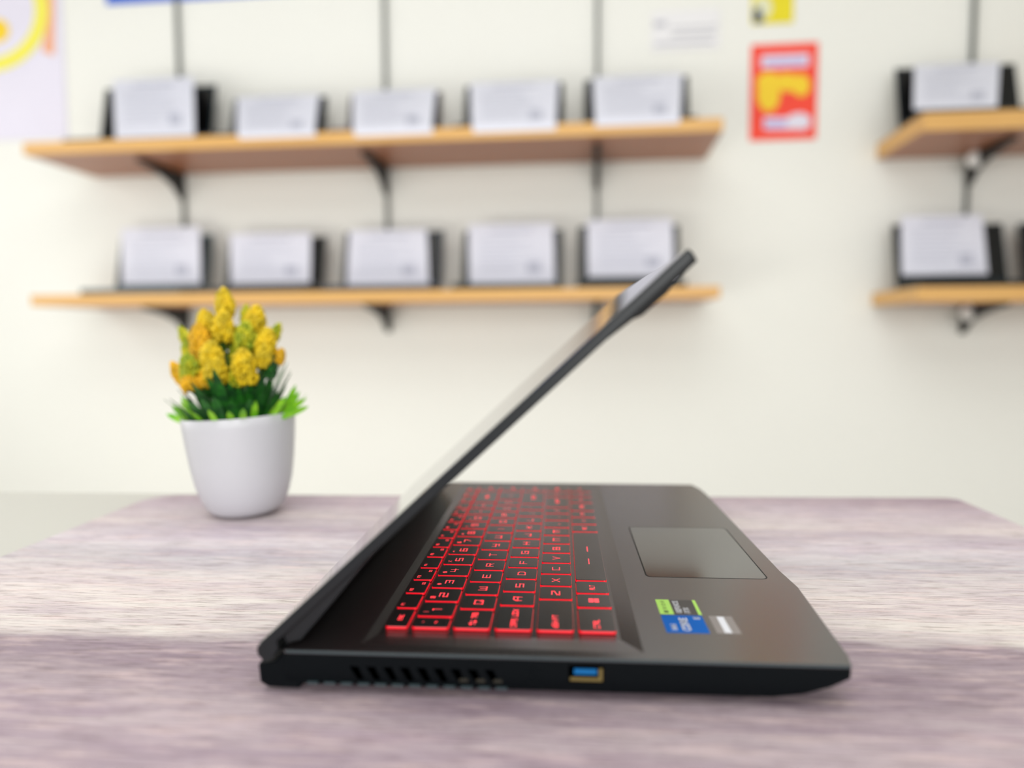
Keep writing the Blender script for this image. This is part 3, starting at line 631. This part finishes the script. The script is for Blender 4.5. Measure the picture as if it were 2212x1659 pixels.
def sheet(u0, u1, vt, vb, ztop, mode, label, group, skew=(0, 0)):
    """a sheet of paper standing against a laptop screen; mode 0 flat on the screen, 1 leaning out over the shelf edge"""
    dt = .084; sL, zt = on_wall(u0, vt, dt); sR, zt2 = on_wall(u1, vt, dt); z1 = (zt+zt2)/2
    db = {0: .131, 1: .353, 2: .327}[mode]
    bL, zb1 = on_wall(u0+skew[0], vb, db); bR, zb2 = on_wall(u1+skew[1], vb, db); z0 = (zb1+zb2)/2
    if mode == 0:
        z0 = max(z0, ztop+.0265); pf = [(db, z0), (dt, z1)]
    elif mode == 1: pf = [(.353, z0), (.353, ztop+.002), (dt, z1)]
    else: pf = [(db, ztop+.016), (dt, z1)]
    def pt(a, f, e=0.):
        z = z0+(z1-z0)*f if mode != 2 else pf[0][1]+(z1-pf[0][1])*f; dd = pf[-1][0]
        for (d0, q0), (d1_, q1) in zip(pf, pf[1:]):
            if z <= q1+1e-9: dd = d0+(d1_-d0)*((z-q0)/(q1-q0)); break
        l = bL+(sL-bL)*f; r = bR+(sR-bR)*f
        return W(l+(r-l)*a, dd+e+.003*(1-math.cos(a*3))*(mode == 0)*(1-f), z)
    fs = sorted([0, 1]+[k/8 for k in range(1, 8)]+([(ztop+.002-z0)/(z1-z0)] if mode == 1 else []))
    bm = bmesh.new()
    V_ = [[bm.verts.new(pt(a/5, f)) for a in range(6)] for f in fs]
    for p, q in zip(V_, V_[1:]):
        for a in range(5): bm.faces.new((p[a], p[a+1], q[a+1], q[a]))
    o = mesh_obj('spec_sheet', bm, M_paper, smooth=True); tag(o, label, 'paper', group)
    bm = bmesh.new()
    rects = [(.25, .75, .86, .90)]+[(.12, random.uniform(.5, .88), .2+.08*k, .215+.08*k) for k in range(8)]+[(.68, .84, .16, .34)]
    for a0, a1, f0, f1 in rects: bm.faces.new([bm.verts.new(q) for q in (pt(a0, f0, .0012), pt(a1, f0, .0012), pt(a1, f1, .0012), pt(a0, f1, .0012))])
    mesh_obj('printed_lines', bm, M_print, o)
zut, zrut, zrlt = zu+TH, zru+.052, zrl+.044
def zlt_at(u): return zlow(on_wall(u, 600, .2)[0])+TH-.004+.0012
ordn = ['leftmost', 'second from the left', 'middle', 'fourth from the left', 'rightmost']
UP = [(220, 462, 188, (28, 44, 52)), (500, 703, 212, (52, 62, 76)), (753, 952, 202, (88, 72, 84)), (1003, 1217, 182, (30, 44, 48)), (1263, 1488, 168, (26, 36, 46))]
UPp = [(243, 418, 170, 291, (3, 0)), (512, 690, 207, 297, (6, -6)), (762, 942, 194, 292, (6, -6)), (1015, 1207, 176, 284, (8, -6)), (1280, 1475, 163, 270, (6, -8))]
LO = [(255, 455, 508, (92, 106, 112)), (490, 703, 512, (76, 76, 76)), (742, 957, 500, (72, 78, 88)), (1000, 1215, 498, (28, 42, 44)), (1250, 1468, 487, (28, 40, 44))]
LOp = [(262, 432, 492, 614, (2, 4)), (497, 672, 504, 612, (2, 0)), (755, 922, 497, 614, (-6, 6)), (1012, 1195, 484, 611, (2, 4)), (1268, 1452, 474, 597, (2, 4))]
GU = 'open laptops on the upper left shelf'; GL = 'open laptops on the lower left shelf'
colu = ['dark teal-black', 'slate grey', 'dull plum-grey', 'black-green', 'near-black']
coll = ['pale steel-grey', 'mid-grey', 'blue-grey', 'black-green', 'near-black']
for i in range(5):
    u0_, u1_, vt, c_ = UP[i]; shelf_laptop(u0_, u1_, vt, zut, c_, '%s open laptop on the upper left shelf, %s of five' % (colu[i], ordn[i]), GU)
    a, b, t_, bb, sk = UPp[i]; sheet(a, b, t_, bb, zut, 1, 'white printed sheet overhanging the upper left shelf, %s of five' % ordn[i], 'printed sheets on the upper left shelf', sk)
    u0_, u1_, vt, c_ = LO[i]; zlt = zlt_at((u0_+u1_)/2); shelf_laptop(u0_, u1_, vt, zlt, c_, '%s open laptop on the lower left shelf, %s of five' % (coll[i], ordn[i]), GL)
    a, b, t_, bb, sk = LOp[i]; sheet(a, b, t_, bb, zlt, 0, 'white printed sheet on a laptop screen, lower left shelf, %s of five' % ordn[i], 'printed sheets on the lower left shelf', sk)
GR = 'open laptops on the right shelves'
shelf_laptop(1938, 2200, 142, zrut, (24, 34, 42), 'dark open laptop on the upper right shelf', GR)
sheet(1975, 2160, 138, 241, zrut, 2, 'white printed sheet on the laptop of the upper right shelf', 'printed sheets on the right shelves', (-2, -6))
shelf_laptop(1932, 2172, 484, zrlt, (18, 28, 34), 'black open laptop on the lower right shelf, its whole screen frame in view', GR)
sheet(1946, 2122, 466, 593, zrlt, 0, 'white printed sheet on the laptop of the lower right shelf', 'printed sheets on the right shelves', (2, 10))
shelf_laptop(2206, 2430, 480, zrlt, (20, 28, 34), 'black open laptop cut off by the right edge of the photo, lower right shelf', GR)

# ---------------------------------------------------------------- posters
def wq(bm, u0, v0, u1, v1, d, mi=0, th=.001):
    a, zt = on_wall(u0, v0, d); b, _ = on_wall(u1, v0, d); _, zb = on_wall((u0+u1)/2, v1, d); _, zt = on_wall((u0+u1)/2, v0, d)
    hexa(bm, [W(a, d, zb), W(b, d, zb), W(b, d-th, zb), W(a, d-th, zb), W(a, d, zt), W(b, d, zt), W(b, d-th, zt), W(a, d-th, zt)], mi)
def blob(bm, pts, d, mi=0):
    bm.faces.new([bm.verts.new(W(*(lambda q: (q[0], d, q[1]))(on_wall(u, v, d)))) for u, v in pts]).material_index = mi
def ell(cx, cy, rx, ry, n=20): return [(cx+rx*math.cos(t*math.tau/n), cy-ry*math.sin(t*math.tau/n)) for t in range(n)]
bm = bmesh.new(); wq(bm, 1623, 94, 1768, 302, .003); fixn(bm)
rp = mesh_obj('sale_poster', bm, M_red); tag(rp, 'small red poster with yellow shapes taped to the wall between the shelves', 'poster')
bm = bmesh.new(); blob(bm, ell(1660, 203, 25, 38), .0042); blob(bm, ell(1662, 178, 28, 22), .0043); blob(bm, ell(1700, 178, 26, 20), .0044); blob(bm, ell(1730, 184, 20, 24), .0045)
fixn(bm); mesh_obj('yellow_print', bm, M_yp, rp)
bm = bmesh.new(); wq(bm, 1645, 118, 1748, 145, .0042, th=.0004); fixn(bm); mesh_obj('white_print', bm, M_lav, rp)
bm = bmesh.new(); blob(bm, [(1650, 254), (1700, 254), (1712, 246), (1732, 243), (1750, 252), (1752, 266), (1742, 280), (1650, 280)], .0044); fixn(bm); mesh_obj('white_print', bm, M_lav, rp)
bm = bmesh.new(); wq(bm, 1652, 128, 1742, 138, .0048, th=.0003); wq(bm, 1652, 262, 1700, 274, .0048, th=.0003); fixn(bm); mesh_obj('lilac_lettering', bm, M_lily, rp)
bm = bmesh.new(); wq(bm, 1626, -95, 1717, 51, .003); fixn(bm)
yc = mesh_obj('yellow_notice', bm, M_yc); tag(yc, 'bright yellow notice on the wall right above the red poster', 'notice')
bm = bmesh.new(); blob(bm, ell(1648, 16, 20, 24), .0042); fixn(bm); mesh_obj('pale_print', bm, mat('pale_yellow_print', (226, 226, 190), .6), yc)
bm = bmesh.new(); blob(bm, [(1627, 20), (1640, 14), (1646, 30), (1650, 48), (1628, 50)], .0050); fixn(bm); mesh_obj('dark_print', bm, M_grp, yc)
bm = bmesh.new(); wq(bm, 1408, 22, 1556, 108, .003); fixn(bm)
wn = mesh_obj('wall_notice', bm, mat('white_notice_paper', (234, 233, 236), .7)); tag(wn, 'faint white printed sheet on the wall left of the yellow notice', 'notice')
bm = bmesh.new(); wq(bm, 1412, 46, 1440, 58, .0042, th=.0004); wq(bm, 1450, 70, 1545, 76, .0042, th=.0004); wq(bm, 1415, 90, 1540, 96, .0042, th=.0004); wq(bm, 1450, 56, 1550, 60, .0042, th=.0004); fixn(bm); mesh_obj('printed_lines', bm, mat('grey_notice_print', (190, 190, 198), .7), wn)
bm = bmesh.new(); wq(bm, 222, -160, 640, -2, .004, th=.003); fixn(bm)
bs_ = mesh_obj('blue_sign', bm, M_blue); tag(bs_, 'bright blue sign cut off by the top of the photo, over the left upright', 'sign')
bm = bmesh.new(); wq(bm, -260, -330, 118, 306, .003); fixn(bm)
lpst = mesh_obj('wall_poster', bm, M_lav); tag(lpst, 'large pale lavender poster with a yellow ring at the left edge of the photo', 'poster')
bm = bmesh.new(); n = 48; cx, cy = -30, 22
for i in range(n):
    t0, t1 = i*math.tau/n, (i+1)*math.tau/n
    blob(bm, [(cx+105*math.cos(t0), cy+105*math.sin(t0)), (cx+135*math.cos(t0), cy+135*math.sin(t0)), (cx+135*math.cos(t1), cy+135*math.sin(t1)), (cx+105*math.cos(t1), cy+105*math.sin(t1))], .0046)
fixn(bm); mesh_obj('yellow_ring', bm, mat('lemon_print', (240, 232, 90), .6), lpst)
bm = bmesh.new(); blob(bm, ell(-6, 66, 26, 26), .0046); fixn(bm); mesh_obj('orange_dot', bm, M_yp, lpst)
bm = bmesh.new(); blob(bm, [(86, -40), (117, -60), (117, 120), (90, 110), (100, 60)], .0042); fixn(bm); mesh_obj('orange_patch', bm, M_org, lpst)

# ---------------------------------------------------------------- light
def area(name, loc, target, sx, sy, power, col=(1, 1, 1)):
    l = bpy.data.lights.new(name, 'AREA'); l.shape = 'RECTANGLE'; l.size = sx; l.size_y = sy; l.energy = power; l.color = col
    o = bpy.data.objects.new(name, l); COL.objects.link(o); o.location = loc
    d = Vector(target)-Vector(loc); o.rotation_euler = d.to_track_quat('-Z', 'Y').to_euler(); return o
area('ceiling_light', W(-.4, 2.2, ZC-.03), W(-.4, 2.2, 0), 2.2, 1.2, 20, (1, 1, .99))
area('ceiling_light', W(-.2, 3.8, ZC-.03), W(-.2, 3.8, 0), 2.2, .9, 16, (1, 1, .99))
area('window_light', W(-3.1, 1.5, .6), W(0, .9, .1), 1.6, 1.8, 22, (1, 1, 1))
area('low_fill_light', W(-1.6, 2.1, -.45), W(.3, 0, .2), 1.4, .5, 12, (1, .995, .93))  # added warm fill for the wall under the shelves, no window stands here
area('front_fill_light', W(.5, 4.4, .75), W(.2, 0, .1), 2.8, 1.3, 56, (1, .998, .975))  # unseen fill added behind the camera to brighten the back wall
w = bpy.data.worlds.new('world'); S.world = w; w.use_nodes = True
w.node_tree.nodes['Background'].inputs[0].default_value = (.9, .93, 1, 1); w.node_tree.nodes['Background'].inputs[1].default_value = .30
S.view_settings.view_transform = 'Standard'; S.view_settings.look = 'None'; S.view_settings.exposure = 0; S.view_settings.gamma = 1
S.cycles.use_denoising = True
S.cycles.max_bounces = 6; S.cycles.diffuse_bounces = 4; S.cycles.glossy_bounces = 4
S.cycles.sample_clamp_indirect = 4
